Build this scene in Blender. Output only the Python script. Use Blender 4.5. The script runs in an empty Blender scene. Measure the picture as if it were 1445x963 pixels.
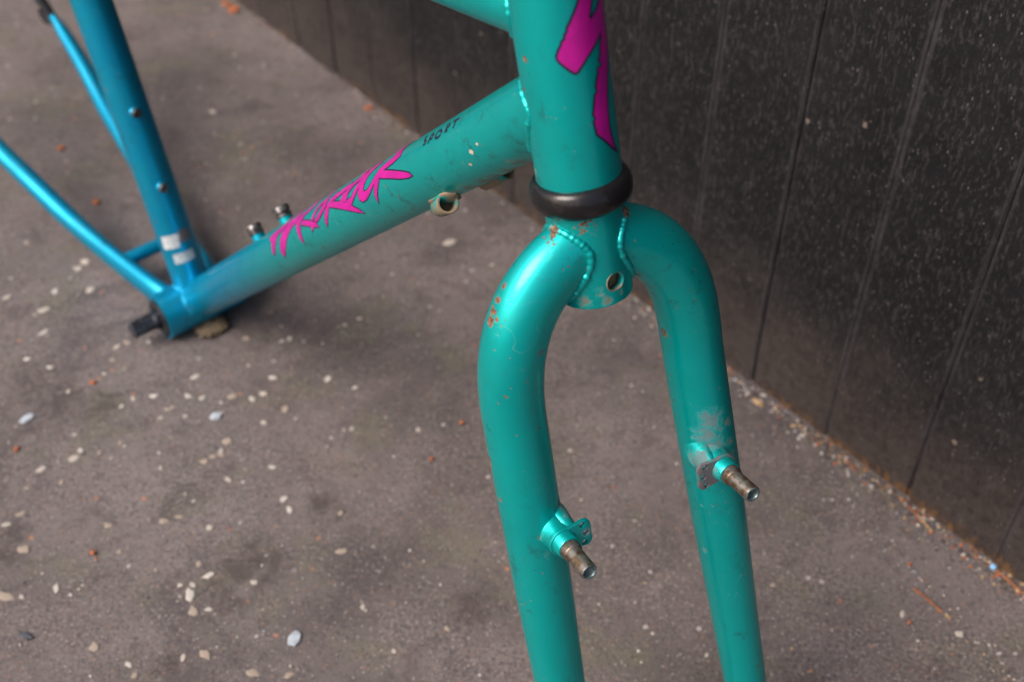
import bpy, bmesh, math, random
from mathutils import Vector, Matrix, noise as mnoise
from mathutils.geometry import delaunay_2d_cdt

rng = random.Random(7)
scn = bpy.context.scene
COL = scn.collection
MM = 0.001

# ------------------------------------------------------------------ camera
CAM_H, CAM_PITCH, FPX = 0.694168, 43.3372, 1668.673
cam_d = bpy.data.cameras.new('camera')
cam = bpy.data.objects.new('camera', cam_d); COL.objects.link(cam)
cam.location = (0, 0, CAM_H)
cam.rotation_euler = (math.radians(90 - CAM_PITCH), 0, 0)
cam_d.sensor_width = 36.0
cam_d.lens = FPX / 1445 * 36.0
cam_d.clip_start = 0.02
cam_d.clip_end = 200
cam_d.dof.use_dof = True
cam_d.dof.focus_distance = 0.57
cam_d.dof.aperture_fstop = 7.2
cam_d.dof.aperture_blades = 9
scn.camera = cam

# ------------------------------------------------------------------ sky, sun, exposure
SUN_DIR = Vector((-0.62, -0.34, 0.71)).normalized()      # towards the sun
world = bpy.data.worlds.new('World'); scn.world = world
world.use_nodes = True
wn = world.node_tree.nodes; wl = world.node_tree.links
bg = wn['Background']
sky = wn.new('ShaderNodeTexSky'); sky.sky_type = 'NISHITA'; sky.sun_disc = False
sky.sun_elevation = math.asin(SUN_DIR.z)
sky.sun_rotation = math.atan2(SUN_DIR.x, SUN_DIR.y)
sky.altitude = 0; sky.air_density = 1.0; sky.dust_density = 7.0; sky.ozone_density = 1.0
wl.new(sky.outputs[0], bg.inputs[0]); bg.inputs[1].default_value = 0.12
sun_d = bpy.data.lights.new('sun', 'SUN'); sun_d.energy = 1.5; sun_d.angle = math.radians(34)
sun_d.color = (1.0, 0.965, 0.92)
sun = bpy.data.objects.new('sun', sun_d); COL.objects.link(sun)
sun.rotation_euler = (-SUN_DIR).to_track_quat('-Z', 'Y').to_euler()
sun.location = (0, 0, 3)
scn.view_settings.view_transform = 'Standard'
scn.view_settings.look = 'None'
scn.view_settings.exposure = 0.58
scn.view_settings.gamma = 1.0
scn.view_settings.use_curve_mapping = False

# ------------------------------------------------------------------ node helpers
def srgb(r, g, b):
    f = lambda c: (c / 255) / 12.92 if c / 255 <= 0.04045 else (((c / 255) + 0.055) / 1.055) ** 2.4
    return (f(r), f(g), f(b), 1)

class NT:
    def __init__(self, name):
        self.m = bpy.data.materials.new(name); self.m.use_nodes = True
        self.t = self.m.node_tree; self.n = self.t.nodes; self.l = self.t.links
        self.p = self.n['Principled BSDF']
        self.co = self.n.new('ShaderNodeTexCoord').outputs['Object']
    def put(self, sock, v):
        if isinstance(v, bpy.types.NodeSocket): self.l.new(v, sock)
        else: sock.default_value = v
    def math(self, op, a, b=0.0, clamp=False):
        n = self.n.new('ShaderNodeMath'); n.operation = op; n.use_clamp = clamp
        self.put(n.inputs[0], a); self.put(n.inputs[1], b); return n.outputs[0]
    def mapping(self, scale=(1, 1, 1), rot=(0, 0, 0), loc=(0, 0, 0), vec=None):
        n = self.n.new('ShaderNodeMapping'); self.l.new(vec or self.co, n.inputs[0])
        n.inputs['Scale'].default_value = scale; n.inputs['Rotation'].default_value = rot
        n.inputs['Location'].default_value = loc; return n.outputs[0]
    def noise(self, scale, detail=2, rough=0.5, vec=None, dist=0.0, color=False):
        n = self.n.new('ShaderNodeTexNoise'); self.l.new(vec or self.co, n.inputs['Vector'])
        n.inputs['Scale'].default_value = scale; n.inputs['Detail'].default_value = detail
        n.inputs['Roughness'].default_value = rough; n.inputs['Distortion'].default_value = dist
        return n.outputs['Color' if color else 'Fac']
    def voro(self, scale, out='Distance', feature='F1', rnd=1.0, vec=None):
        n = self.n.new('ShaderNodeTexVoronoi'); n.feature = feature
        self.l.new(vec or self.co, n.inputs['Vector'])
        n.inputs['Scale'].default_value = scale; n.inputs['Randomness'].default_value = rnd
        return n.outputs[out]
    def step(self, v, a, b, lo=0.0, hi=1.0):
        n = self.n.new('ShaderNodeMapRange'); n.interpolation_type = 'SMOOTHSTEP'
        self.put(n.inputs['Value'], v)
        for k, x in (('From Min', a), ('From Max', b), ('To Min', lo), ('To Max', hi)): self.put(n.inputs[k], x)
        return n.outputs[0]
    def ramp(self, v, stops):
        n = self.n.new('ShaderNodeValToRGB'); self.l.new(v, n.inputs[0])
        e = n.color_ramp.elements
        while len(e) < len(stops): e.new(0.5)
        for k, (p, c) in enumerate(stops): e[k].position = p; e[k].color = c
        return n.outputs[0]
    def mix(self, f, a, b, mode='MIX'):
        n = self.n.new('ShaderNodeMix'); n.data_type = 'RGBA'; n.blend_type = mode
        self.put(n.inputs[0], f); self.put(n.inputs[6], a); self.put(n.inputs[7], b); return n.outputs[2]
    def sep(self, vec=None):
        n = self.n.new('ShaderNodeSeparateXYZ'); self.l.new(vec or self.co, n.inputs[0]); return n.outputs
    def dist(self, c, vec=None):
        n = self.n.new('ShaderNodeVectorMath'); n.operation = 'DISTANCE'
        self.l.new(vec or self.co, n.inputs[0]); n.inputs[1].default_value = c; return n.outputs['Value']
    def patches(self, pts, amp=0.9, nscale=420, edge=0.10, lo=0.30):
        """irregular patches round given points (mm): 0..1"""
        best = None
        for x, y, z, r in pts:
            v = self.math('MULTIPLY', self.dist((x * MM, y * MM, z * MM)), 1 / (r * MM))
            best = v if best is None else self.math('MINIMUM', best, v)
        nz = self.noise(nscale, 4, 0.65)
        lvl = self.math('ADD', self.math('SUBTRACT', 1.0, best), self.math('MULTIPLY', self.math('SUBTRACT', nz, 0.5), amp * 2))
        inside = self.step(best, 1.7, 1.2)
        return self.math('MULTIPLY', self.step(lvl, lo, lo + edge), inside)
    def bump(self, h, strength=0.3, dist=0.001, normal=None):
        n = self.n.new('ShaderNodeBump'); n.inputs['Strength'].default_value = strength
        n.inputs['Distance'].default_value = dist; self.l.new(h, n.inputs['Height'])
        if normal: self.l.new(normal, n.inputs['Normal'])
        return n.outputs[0]
    def set(self, **kw):
        for k, v in kw.items(): self.put(self.p.inputs[k.replace('_', ' ')], v)
        return self.m

# patches of wear, in frame coordinates (mm: x forward, y left, z up from the bottom bracket)
RUST = [(421.9,-17.7,472.0,1.8),(421.6,-17.2,457.6,1.6),(446.5,-19.6,402.2,4.0),(448.0,-22.8,401.0,3.5),(443.2,-41.6,380.9,2.2),(443.9,-45.4,375.3,3.0),(445.8,-50.1,367.0,3.5),(444.3,-47.9,370.9,3.0),(467.3,-45.0,332.0,2.6),(460.6,-60.7,294.3,2.6),(462.0,-60.8,290.4,2.0),(471.4,-62.0,276.3,2.2),(454.2,-9.9,406.4,4.5),(456.1,-6.7,408.3,3.5),(458.8,11.4,405.5,4.0),(473.1,29.7,357.2,2.6),(478.7,35.9,357.4,2.5),(482.9,40.9,348.7,2.0),(474.8,33.0,331.5,4.0),(448.5,-49.3,370.0,2.0)]
BARE = [(502.9,42.4,288.9,9.0),(504.9,40.9,280.0,10.0),(508.6,41.9,271.8,11.0),(506.5,38.5,267.7,7.0),(512.7,44.1,263.9,8.0),(515.7,37.9,235.1,2.6),(524.4,37.6,204.2,3.0),(522.6,37.6,207.5,2.0),(490.6,-41.0,262.7,7.0),(492.6,-45.5,259.0,5.0),(465.3,-37.6,355.4,3.0)] + [(504.8, -36.7, 264.8, 4.5), (494.2, -37.7, 267.7, 6.0), (487.9, -38.5, 269.9, 6.0), (519.0, 28.5, 269.4, 7.0), (520.5, 35.4, 269.9, 6.0), (512.2, 32.9, 271.4, 8.0), (507.9, 29.9, 269.0, 7.0)]
TAN = [(366.9,-6.2,368.3,7),(375.3,-5.4,373.7,8.5),(385.9,-4.7,384.2,8.5),(392.6,-3.5,390.1,8.5),(401.3,-3.5,399.2,8.5),(409.0,-6.2,411.4,8.5),(413.7,-8.6,422.2,5),(468.5,1.5,381.5,2.6),(466.5,-4.5,379.0,2.6),(507.5,50.7,284.4,4.0),(511.7,51.0,273.4,4.0),(514.6,51.4,265.8,3.5),(525.1,46.7,234.2,1.6),(490.2,-52.2,262.2,5.0),(489.9,-55.5,257.2,3.5),(494.2,-52.1,251.3,4.0),(465.6,-7.3,375.9,5.0),(463.4,-13.0,371.2,5.0),(469.6,-6.3,372.0,4.0),(469.8,0.3,373.9,3.0),(465.9,15.0,372.6,4.0),(390.0,3.0,384.0,6.0),(401.0,3.0,396.0,6.0),(430.5,-16.3,421.4,3.0),(428.8,-16.1,416.5,3.0),(477.7,34.9,364.8,2.0),(452.2,-59.0,310.6,1.5)]
DOTS = [(378.3,-8.3,396.1,1.9),(377.5,-7.9,388.1,1.4),(382.4,-8.5,403.0,1.2),(431.8,-17.1,452.0,0.9),(452.0,-2.6,434.1,0.8)]

def paint_material():
    k = NT('faded_enamel')
    x, y, z = k.sep()
    fade = k.step(k.math('ADD', x, k.math('MULTIPLY', k.math('SUBTRACT', k.noise(14), 0.5), 0.04)), 0.085, 0.235)
    blue, teal = (0.0, 0.31, 0.53, 1), (0.0, 0.45, 0.44, 1)
    base = k.mix(fade, blue, teal)
    cloudy = k.noise(38, 3, 0.6)
    base = k.mix(k.step(cloudy, 0.45, 0.8, 0, 0.22), base, k.mix(fade, (0.0, 0.17, 0.30, 1), (0.0, 0.25, 0.24, 1)))
    # fine pits and specks
    pit = k.math('MULTIPLY', k.step(k.voro(230), 0.10, 0.05), k.step(k.noise(55, 2), 0.55, 0.66))
    base = k.mix(pit, base, (0.012, 0.03, 0.03, 1))
    # hairline scratches
    sv = k.mapping((1, 1, 1), (0.5, 0.9, 0.3))
    sc = k.math('ABSOLUTE', k.math('SUBTRACT', k.noise(34, 1, 0.4, vec=sv, dist=2.5), 0.5))
    scr = k.math('MULTIPLY', k.step(sc, 0.0035, 0.0008), k.step(k.noise(30, 2), 0.50, 0.62))
    base = k.mix(k.math('MULTIPLY', scr, 0.45), base, (0.25, 0.52, 0.48, 1))
    smudge = k.math('MULTIPLY', k.step(k.noise(110, 6, 0.75), 0.53, 0.66), k.step(k.noise(22, 3), 0.46, 0.64))
    base = k.mix(k.math('MULTIPLY', smudge, 0.5), base, (0.03, 0.075, 0.065, 1))
    film = k.step(k.noise(17, 6, 0.7), 0.48, 0.70, 0, 0.22)
    base = k.mix(film, base, (0.02, 0.36, 0.35, 1))
    tan = k.patches(TAN, 0.95, 380, 0.6, 0.12)
    base = k.mix(k.math('MULTIPLY', tan, 0.8), base, k.mix(k.noise(600, 3), (0.25, 0.18, 0.115, 1), (0.09, 0.075, 0.055, 1)))
    bare = k.patches(BARE, 1.0, 260, 0.7, 0.08)
    base = k.mix(k.math('MULTIPLY', bare, 0.78), base, k.mix(k.noise(240, 4), (0.095, 0.085, 0.10, 1), (0.18, 0.16, 0.175, 1)))
    rust = k.patches(RUST, 1.2, 520, 0.12, 0.25)
    chips = k.math('MULTIPLY', k.step(k.noise(330, 3, 0.6), 0.675, 0.69), k.step(k.noise(36, 2), 0.50, 0.6))
    rust = k.math('MAXIMUM', rust, chips)
    base = k.mix(rust, base, k.mix(k.step(k.noise(700, 3), 0.4, 0.6), (0.085, 0.035, 0.022, 1), (0.21, 0.105, 0.06, 1)))
    dots = k.patches(DOTS, 0.35, 700, 0.1)
    base = k.mix(dots, base, (0.5, 0.42, 0.33, 1))
    matte = k.math('MAXIMUM', k.math('MAXIMUM', tan, bare), k.math('MAXIMUM', rust, dots), True)
    clean = k.math('SUBTRACT', 1.0, matte, True)
    h = k.math('ADD', k.math('MULTIPLY', k.noise(420, 2), 0.25), k.math('MULTIPLY', matte, -1.0))
    nrm = k.bump(h, 0.25, 0.0004)
    k.set(Base_Color=base, Metallic=k.math('MULTIPLY', clean, 0.66), Roughness=k.math('ADD', 0.40, k.math('MULTIPLY', matte, 0.35)),
          Coat_Weight=k.math('MULTIPLY', clean, 0.55), Specular_Tint=k.mix(clean, (1, 1, 1, 1), (0.04, 0.70, 0.75, 1)), Coat_Roughness=k.step(k.noise(60, 3), 0.3, 0.7, 0.10, 0.24), Normal=nrm)
    return k.m

def simple(name, col, rough=0.5, metal=0.0, col2=None, nscale=200, bump=0.0, coat=0.0, lo=0.4, hi=0.62):
    k = NT(name)
    c = col if col2 is None else k.mix(k.step(k.noise(nscale, 4, 0.6), lo, hi), col, col2)
    k.set(Base_Color=c, Roughness=rough, Metallic=metal, Coat_Weight=coat)
    if bump: k.set(Normal=k.bump(k.noise(nscale * 2, 3), bump, 0.0006))
    return k.m

def ground_material():
    k = NT('worn_concrete')
    co = k.co
    big = k.noise(4.5, 5, 0.6)
    c = k.ramp(big, [(0.34, srgb(80, 73, 72)), (0.5, srgb(104, 95, 94)), (0.64, srgb(117, 107, 106))])
    c = k.mix(k.step(k.noise(8, 6, 0.7, dist=0.8), 0.50, 0.66, 0, 0.75), c, srgb(76, 69, 70))
    c = k.mix(k.step(k.noise(13, 5, 0.7), 0.50, 0.66, 0, 0.6), c, srgb(100, 96, 82))
    c = k.mix(k.step(k.noise(27, 5, 0.7), 0.46, 0.30, 0, 0.5), c, srgb(120, 106, 104))
    c = k.mix(k.step(k.noise(23, 7, 0.75, dist=0.6), 0.52, 0.68, 0, 0.7), c, srgb(78, 69, 69))
    c = k.mix(k.step(k.noise(90, 5, 0.75), 0.50, 0.66, 0, 0.55), c, srgb(80, 72, 72))
    # grain: sand and fine aggregate of several tones, worn smooth in places
    gm = k.step(k.noise(11, 4, 0.6), 0.38, 0.62, 0.22, 1.0)
    g1 = k.noise(360, 4, 0.75)
    c = k.mix(k.math('MULTIPLY', gm, k.step(g1, 0.48, 0.64, 0, 0.7)), c, srgb(60, 54, 56))
    c = k.mix(k.math('MULTIPLY', gm, k.step(g1, 0.46, 0.32, 0, 0.6)), c, srgb(152, 141, 138))
    vc = k.voro(480, 'Color')
    vs = k.n.new('ShaderNodeSeparateColor'); k.l.new(vc, vs.inputs[0])
    vd = k.voro(480)
    grain = k.step(vd, 0.42, 0.25)
    c = k.mix(k.math('MULTIPLY', grain, k.step(vs.outputs[0], 0.90, 0.93)), c, srgb(150, 141, 138))
    c = k.mix(k.math('MULTIPLY', grain, k.step(vs.outputs[1], 0.94, 0.96, 0, 0.8)), c, srgb(150, 105, 78))
    c = k.mix(k.math('MULTIPLY', grain, k.step(vs.outputs[2], 0.88, 0.91, 0, 0.7)), c, srgb(58, 55, 58))
    v2c = k.voro(110, 'Color'); v2 = k.n.new('ShaderNodeSeparateColor'); k.l.new(v2c, v2.inputs[0])
    v2d = k.step(k.math('ADD', k.voro(110), k.math('MULTIPLY', k.noise(500, 2), 0.18)), 0.33, 0.24)
    c = k.mix(k.math('MULTIPLY', v2d, k.step(v2.outputs[0], 0.962, 0.966, 0, 0.75)), c, srgb(176, 168, 164))
    c = k.mix(k.math('MULTIPLY', v2d, k.step(v2.outputs[1], 0.978, 0.982, 0, 0.8)), c, srgb(168, 112, 84))
    c = k.mix(k.math('MULTIPLY', v2d, k.step(v2.outputs[2], 0.965, 0.97, 0, 0.6)), c, srgb(66, 64, 68))
    # old stains
    best = None
    for x, y, r in ((-188, 502, 34), (-200, 480, 26), (-172, 508, 22), (-141, 558, 15), (-130, 552, 10), (-369, 662, 40), (-395, 690, 30), (-365, 511, 22), (-362, 530, 20), (-330, 660, 22), (-228, 425, 15), (-30, 470, 22)):
        v = k.math('MULTIPLY', k.dist((x * MM, y * MM, 0)), 1000 / r)
        best = v if best is None else k.math('MINIMUM', best, v)
    st = k.math('ADD', k.math('SUBTRACT', 1.0, best), k.math('MULTIPLY', k.math('SUBTRACT', k.noise(48, 8, 0.8, dist=2.0), 0.5), 5.0))
    st = k.math('MULTIPLY', k.step(st, 0.0, 1.1), k.step(best, 1.6, 1.1))
    c = k.mix(k.math('MULTIPLY', st, 0.7), c, srgb(62, 53, 52))
    h = k.math('ADD', k.math('MULTIPLY', k.math('MULTIPLY', g1, gm), 0.9), k.math('ADD', k.math('MULTIPLY', k.noise(140, 4, 0.6), 1.2), k.math('MULTIPLY', grain, 0.35)))
    k.set(Base_Color=c, Roughness=k.step(k.noise(30, 3), 0.3, 0.7, 0.62, 0.9), Normal=k.bump(h, 0.55, 0.0012))
    k.p.inputs['Specular IOR Level'].default_value = 0.35
    return k.m

BW = 0.1560
def board_material():
    """black weathered paint on rough boards; coordinates: x along the wall, y out, z up"""
    k = NT('black_weathered_paint')
    g = k.n.new('ShaderNodeNewGeometry')
    pos = g.outputs['Position']
    x, y, z = k.sep(pos)
    c = k.ramp(k.noise(7, 4, 0.6, vec=pos), [(0.3, srgb(11, 12, 15)), (0.55, srgb(15, 16, 18)), (0.75, srgb(24, 23, 25))])
    stretch = k.mapping((1, 1, 0.35), vec=pos)
    f1 = k.noise(420, 4, 0.72, vec=stretch)
    c = k.mix(k.step(f1, 0.50, 0.66, 0, 0.8), c, srgb(54, 51, 52))
    c = k.mix(k.step(k.noise(300, 3, 0.7, vec=pos), 0.42, 0.30, 0, 0.7), c, srgb(16, 16, 18))
    # dust collected towards the foot
    dust = k.math('MULTIPLY', k.step(k.math('ADD', z, k.math('MULTIPLY', k.math('SUBTRACT', k.noise(16, 4, 0.6, vec=pos), 0.5), 0.16)), 0.17, -0.02), k.step(k.noise(150, 4, 0.7, vec=pos), 0.25, 0.6, 0.35, 1.0))
    c = k.mix(k.math('MULTIPLY', dust, 0.65), c, srgb(80, 70, 67))
    # pale flecks, like caught fibres and grit
    w = k.mapping((1, 1, 0.55), (0.3, 0.5, 0.2), vec=pos)
    vd = k.voro(430, vec=w); vc = k.voro(430, 'Color', vec=w)
    vs = k.n.new('ShaderNodeSeparateColor'); k.l.new(vc, vs.inputs[0])
    fl = k.math('MULTIPLY', k.step(k.math('ADD', vd, k.math('MULTIPLY', k.noise(900, 2, vec=pos), 0.2)), 0.40, 0.26), k.step(vs.outputs[0], 0.80, 0.98))
    c = k.mix(k.math('MULTIPLY', fl, 0.36), c, srgb(140, 132, 128))
    hf = k.noise(620, 3, 0.7, vec=k.mapping((1, 1, 0.6), (0.4, 0.2, 0.5), vec=pos), dist=1.5)
    hm = k.step(k.noise(28, 3, 0.6, vec=pos), 0.35, 0.65, 0.55, 1.0)
    c = k.mix(k.math('MULTIPLY', k.step(hf, 0.605, 0.72), k.math('MULTIPLY', hm, 0.55)), c, srgb(98, 94, 94))
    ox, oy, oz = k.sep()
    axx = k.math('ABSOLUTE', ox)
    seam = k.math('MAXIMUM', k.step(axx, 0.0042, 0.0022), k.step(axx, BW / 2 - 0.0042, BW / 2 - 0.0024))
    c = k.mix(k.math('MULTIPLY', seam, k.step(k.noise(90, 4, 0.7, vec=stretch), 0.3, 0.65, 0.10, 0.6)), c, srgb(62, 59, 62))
    vd2 = k.voro(75, vec=pos); vc2 = k.voro(75, 'Color', vec=pos)
    v2 = k.n.new('ShaderNodeSeparateColor'); k.l.new(vc2, v2.inputs[0])
    fl2 = k.math('MULTIPLY', k.step(k.math('ADD', vd2, k.math('MULTIPLY', k.noise(400, 3, vec=pos), 0.25)), 0.34, 0.22), k.step(v2.outputs[0], 0.982, 0.984))
    c = k.mix(k.math('MULTIPLY', fl2, 0.35), c, srgb(170, 150, 138))
    # rotten bare wood along the foot
    ragged = k.math('ADD', z, k.math('MULTIPLY', k.math('SUBTRACT', k.noise(60, 5, 0.75, vec=pos), 0.5), 0.045))
    along = k.step(k.noise(11, 4, 0.7, vec=pos), 0.48, 0.60)
    along = k.math('MAXIMUM', along, k.step(k.math('ABSOLUTE', k.math('SUBTRACT', x, 0.305)), 0.085, 0.055))
    raw = k.math('MULTIPLY', k.step(ragged, 0.0105, 0.0025), along)
    c = k.mix(k.math('MULTIPLY', raw, 0.7), c, k.mix(k.step(k.noise(160, 4, vec=stretch), 0.35, 0.6), srgb(120, 86, 50), srgb(64, 50, 42)))
    h = k.math('ADD', f1, k.math('MULTIPLY', k.noise(120, 4, 0.6, vec=stretch), 1.2))
    k.set(Base_Color=c, Roughness=k.step(k.noise(40, 3, vec=pos), 0.3, 0.7, 0.55, 0.78), Normal=k.bump(h, 0.7, 0.0013))
    k.p.inputs['Specular IOR Level'].default_value = 0.28
    return k.m

M = {}
M['paint'] = paint_material()
M['ground'] = ground_material()
M['worn_boss'] = simple('worn_painted_boss', (0.0, 0.24, 0.23, 1), 0.55, 0.0, (0.22, 0.155, 0.10, 1), 130, 0.3, lo=0.40, hi=0.47)
M['chip'] = simple('bare_primer_chip', (0.50, 0.42, 0.34, 1), 0.7, 0, (0.36, 0.28, 0.22, 1), 900)
M['plate'] = simple('bare_grey_plate', (0.15, 0.135, 0.15, 1), 0.5, 0.3, (0.02, 0.27, 0.26, 1), 120, 0.2, lo=0.52, hi=0.62)
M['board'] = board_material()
M['pink'] = simple('magenta_print', (0.44, 0.0, 0.24, 1), 0.42, 0.0, (0.36, 0.0, 0.20, 1), 60, coat=0.15)
M['ink'] = simple('black_print', (0.006, 0.010, 0.03, 1), 0.4)
M['rubber'] = simple('worn_black_steel', (0.013, 0.012, 0.014, 1), 0.2, 0.3, (0.032, 0.024, 0.024, 1), 140, 0.15, lo=0.5, hi=0.8)
M['steel'] = simple('rusty_steel', (0.22, 0.19, 0.17, 1), 0.42, 0.75, (0.12, 0.075, 0.045, 1), 260, 0.25, lo=0.42, hi=0.6)
M['bolt'] = simple('dark_bolt_steel', (0.20, 0.19, 0.19, 1), 0.35, 0.8, (0.06, 0.055, 0.055, 1), 300, 0.1)
M['spindle'] = simple('dark_axle_steel', (0.055, 0.06, 0.075, 1), 0.4, 0.7, (0.03, 0.03, 0.035, 1), 200, 0.1)
M['thread'] = simple('bright_thread_steel', (0.30, 0.38, 0.39, 1), 0.42, 0.8, (0.12, 0.17, 0.18, 1), 300)
M['mud'] = simple('dried_mud', (0.17, 0.125, 0.075, 1), 0.9, 0, (0.07, 0.05, 0.035, 1), 180, 0.5)
M['sticker'] = simple('worn_white_sticker', (0.55, 0.57, 0.58, 1), 0.5, 0, (0.38, 0.42, 0.45, 1), 300)
M['sticker_brown'] = simple('worn_brown_sticker', (0.17, 0.13, 0.12, 1), 0.6, 0, (0.10, 0.11, 0.13, 1), 300)
M['pebble0'] = simple('cream_stone', srgb(186, 176, 166), 0.85, 0, srgb(150, 140, 132), 300, 0.2)
M['pebble1'] = simple('pale_stone', srgb(166, 158, 152), 0.85, 0, srgb(194, 186, 178), 300, 0.2)
M['pebble2'] = simple('buff_stone', srgb(164, 148, 134), 0.85, 0, srgb(136, 124, 114), 300, 0.2)
M['flake'] = simple('pale_blue_flake', srgb(174, 182, 190), 0.6, 0, srgb(150, 156, 166), 200, 0.2)
M['leaf'] = simple('dark_dead_leaf', srgb(70, 74, 84), 0.6, 0, srgb(52, 52, 58), 200, 0.2)
M['twig'] = simple('orange_twig_bark', srgb(150, 92, 56), 0.75, 0, srgb(110, 66, 44), 400, 0.3)
M['straw'] = simple('dry_straw', srgb(178, 150, 110), 0.75, 0, srgb(140, 110, 80), 400, 0.3)
M['orange'] = simple('orange_crumb', srgb(170, 98, 56), 0.85, 0, srgb(140, 80, 50), 300, 0.3)
M['bead'] = simple('pale_blue_bead', srgb(120, 178, 226), 0.45, 0, srgb(150, 200, 240), 500, 0.2)
M['gravel'] = simple('mixed_grit', srgb(96, 90, 92), 0.85, 0, srgb(58, 54, 56), 120, 0.4)

# ------------------------------------------------------------------ mesh helpers (frame parts in mm, stored in m)
def new_obj(name, verts, faces, mat, parent=None, smooth=True, sharp=35, scale=MM):
    me = bpy.data.meshes.new(name)
    me.from_pydata([tuple(c * scale for c in v) for v in verts], [], faces)
    me.validate()
    bm = bmesh.new(); bm.from_mesh(me); bmesh.ops.recalc_face_normals(bm, faces=bm.faces); bm.to_mesh(me); bm.free()
    if smooth:
        me.shade_smooth()
        me.set_sharp_from_angle(angle=math.radians(sharp))
    me.materials.append(mat)
    o = bpy.data.objects.new(name, me); COL.objects.link(o)
    if parent: o.parent = parent
    return o

def frame_for(t, hint=Vector((0, 1, 0))):
    t = t.normalized()
    e2 = hint - t * hint.dot(t)
    if e2.length < 1e-4: e2 = Vector((1, 0, 0)) - t * t.x
    e2.normalize(); e1 = e2.cross(t).normalized()
    return e1, e2

def rings(path, radii, n=48, hint=Vector((0, 1, 0))):
    out = []; e1 = None
    for i, p in enumerate(path):
        a = path[max(i - 1, 0)]; b = path[min(i + 1, len(path) - 1)]
        t = (b - a).normalized()
        if e1 is None: e1, e2 = frame_for(t, hint)
        else:
            e1 = (e1 - t * e1.dot(t)).normalized(); e2 = t.cross(e1)
        r = radii[i]; rx, ry = (r if isinstance(r, tuple) else (r, r))
        out.append([p + e1 * (rx * math.cos(2 * math.pi * k / n)) + e2 * (ry * math.sin(2 * math.pi * k / n)) for k in range(n)])
    return out

def skin_rings(rs, cap0=True, cap1=True, closed=False):
    n = len(rs[0]); v = [p for r in rs for p in r]; f = []
    m = len(rs)
    for i in range(m if closed else m - 1):
        j = (i + 1) % m
        for k in range(n):
            f.append((i * n + k, i * n + (k + 1) % n, j * n + (k + 1) % n, j * n + k))
    if not closed:
        if cap0: f.append(tuple(range(n)))
        if cap1: f.append(tuple(range((m - 1) * n, m * n)))
    return v, f

def tube(name, path, radii, mat, parent, n=48, caps=(True, True), hint=Vector((0, 1, 0))):
    rs = rings(path, radii, n, hint); v, f = skin_rings(rs, *caps)
    return new_obj(name, v, f, mat, parent), rs

def line(a, b, n=2): return [a.lerp(b, i / (n - 1)) for i in range(n)]

def lathe(prof, o, a, n=40, closed=False):
    """prof: (radius, distance along axis a from o)"""
    e1, e2 = frame_for(a, Vector((0.13, 1, 0.21))); a = a.normalized()
    rs = [[o + a * t + (e1 * math.cos(2 * math.pi * k / n) + e2 * math.sin(2 * math.pi * k / n)) * r for k in range(n)] for r, t in prof]
    return skin_rings(rs, not closed, not closed, closed)

def merge(*vf):
    V = []; Fc = []
    for v, f in vf:
        b = len(V); V += v; Fc += [tuple(i + b for i in q) for q in f]
    return V, Fc

def smooth_path(pts, n):
    """Catmull-Rom through pts"""
    P = [pts[0] * 2 - pts[1]] + pts + [pts[-1] * 2 - pts[-2]]; out = []
    for i in range(1, len(P) - 2):
        for j in range(n):
            t = j / n; a, b, c, d = P[i - 1], P[i], P[i + 1], P[i + 2]
            out.append(0.5 * ((2 * b) + (c - a) * t + (2 * a - 5 * b + 4 * c - d) * t * t + (3 * b - a - 3 * c + d) * t ** 3))
    out.append(pts[-1]); return out

def cut(o, cutters):
    for vf in cutters:
        c = new_obj('cutter', *vf, M['paint'], frame, smooth=False)
        md = o.modifiers.new('cut', 'BOOLEAN'); md.object = c; md.operation = 'DIFFERENCE'; md.solver = 'EXACT'
        bpy.context.view_layer.update()
        me = bpy.data.meshes.new_from_object(o.evaluated_get(bpy.context.evaluated_depsgraph_get()))
        o.modifiers.clear(); o.data = me
        bpy.data.objects.remove(c)
    o.data.shade_smooth(); o.data.set_sharp_from_angle(angle=math.radians(35))

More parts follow.
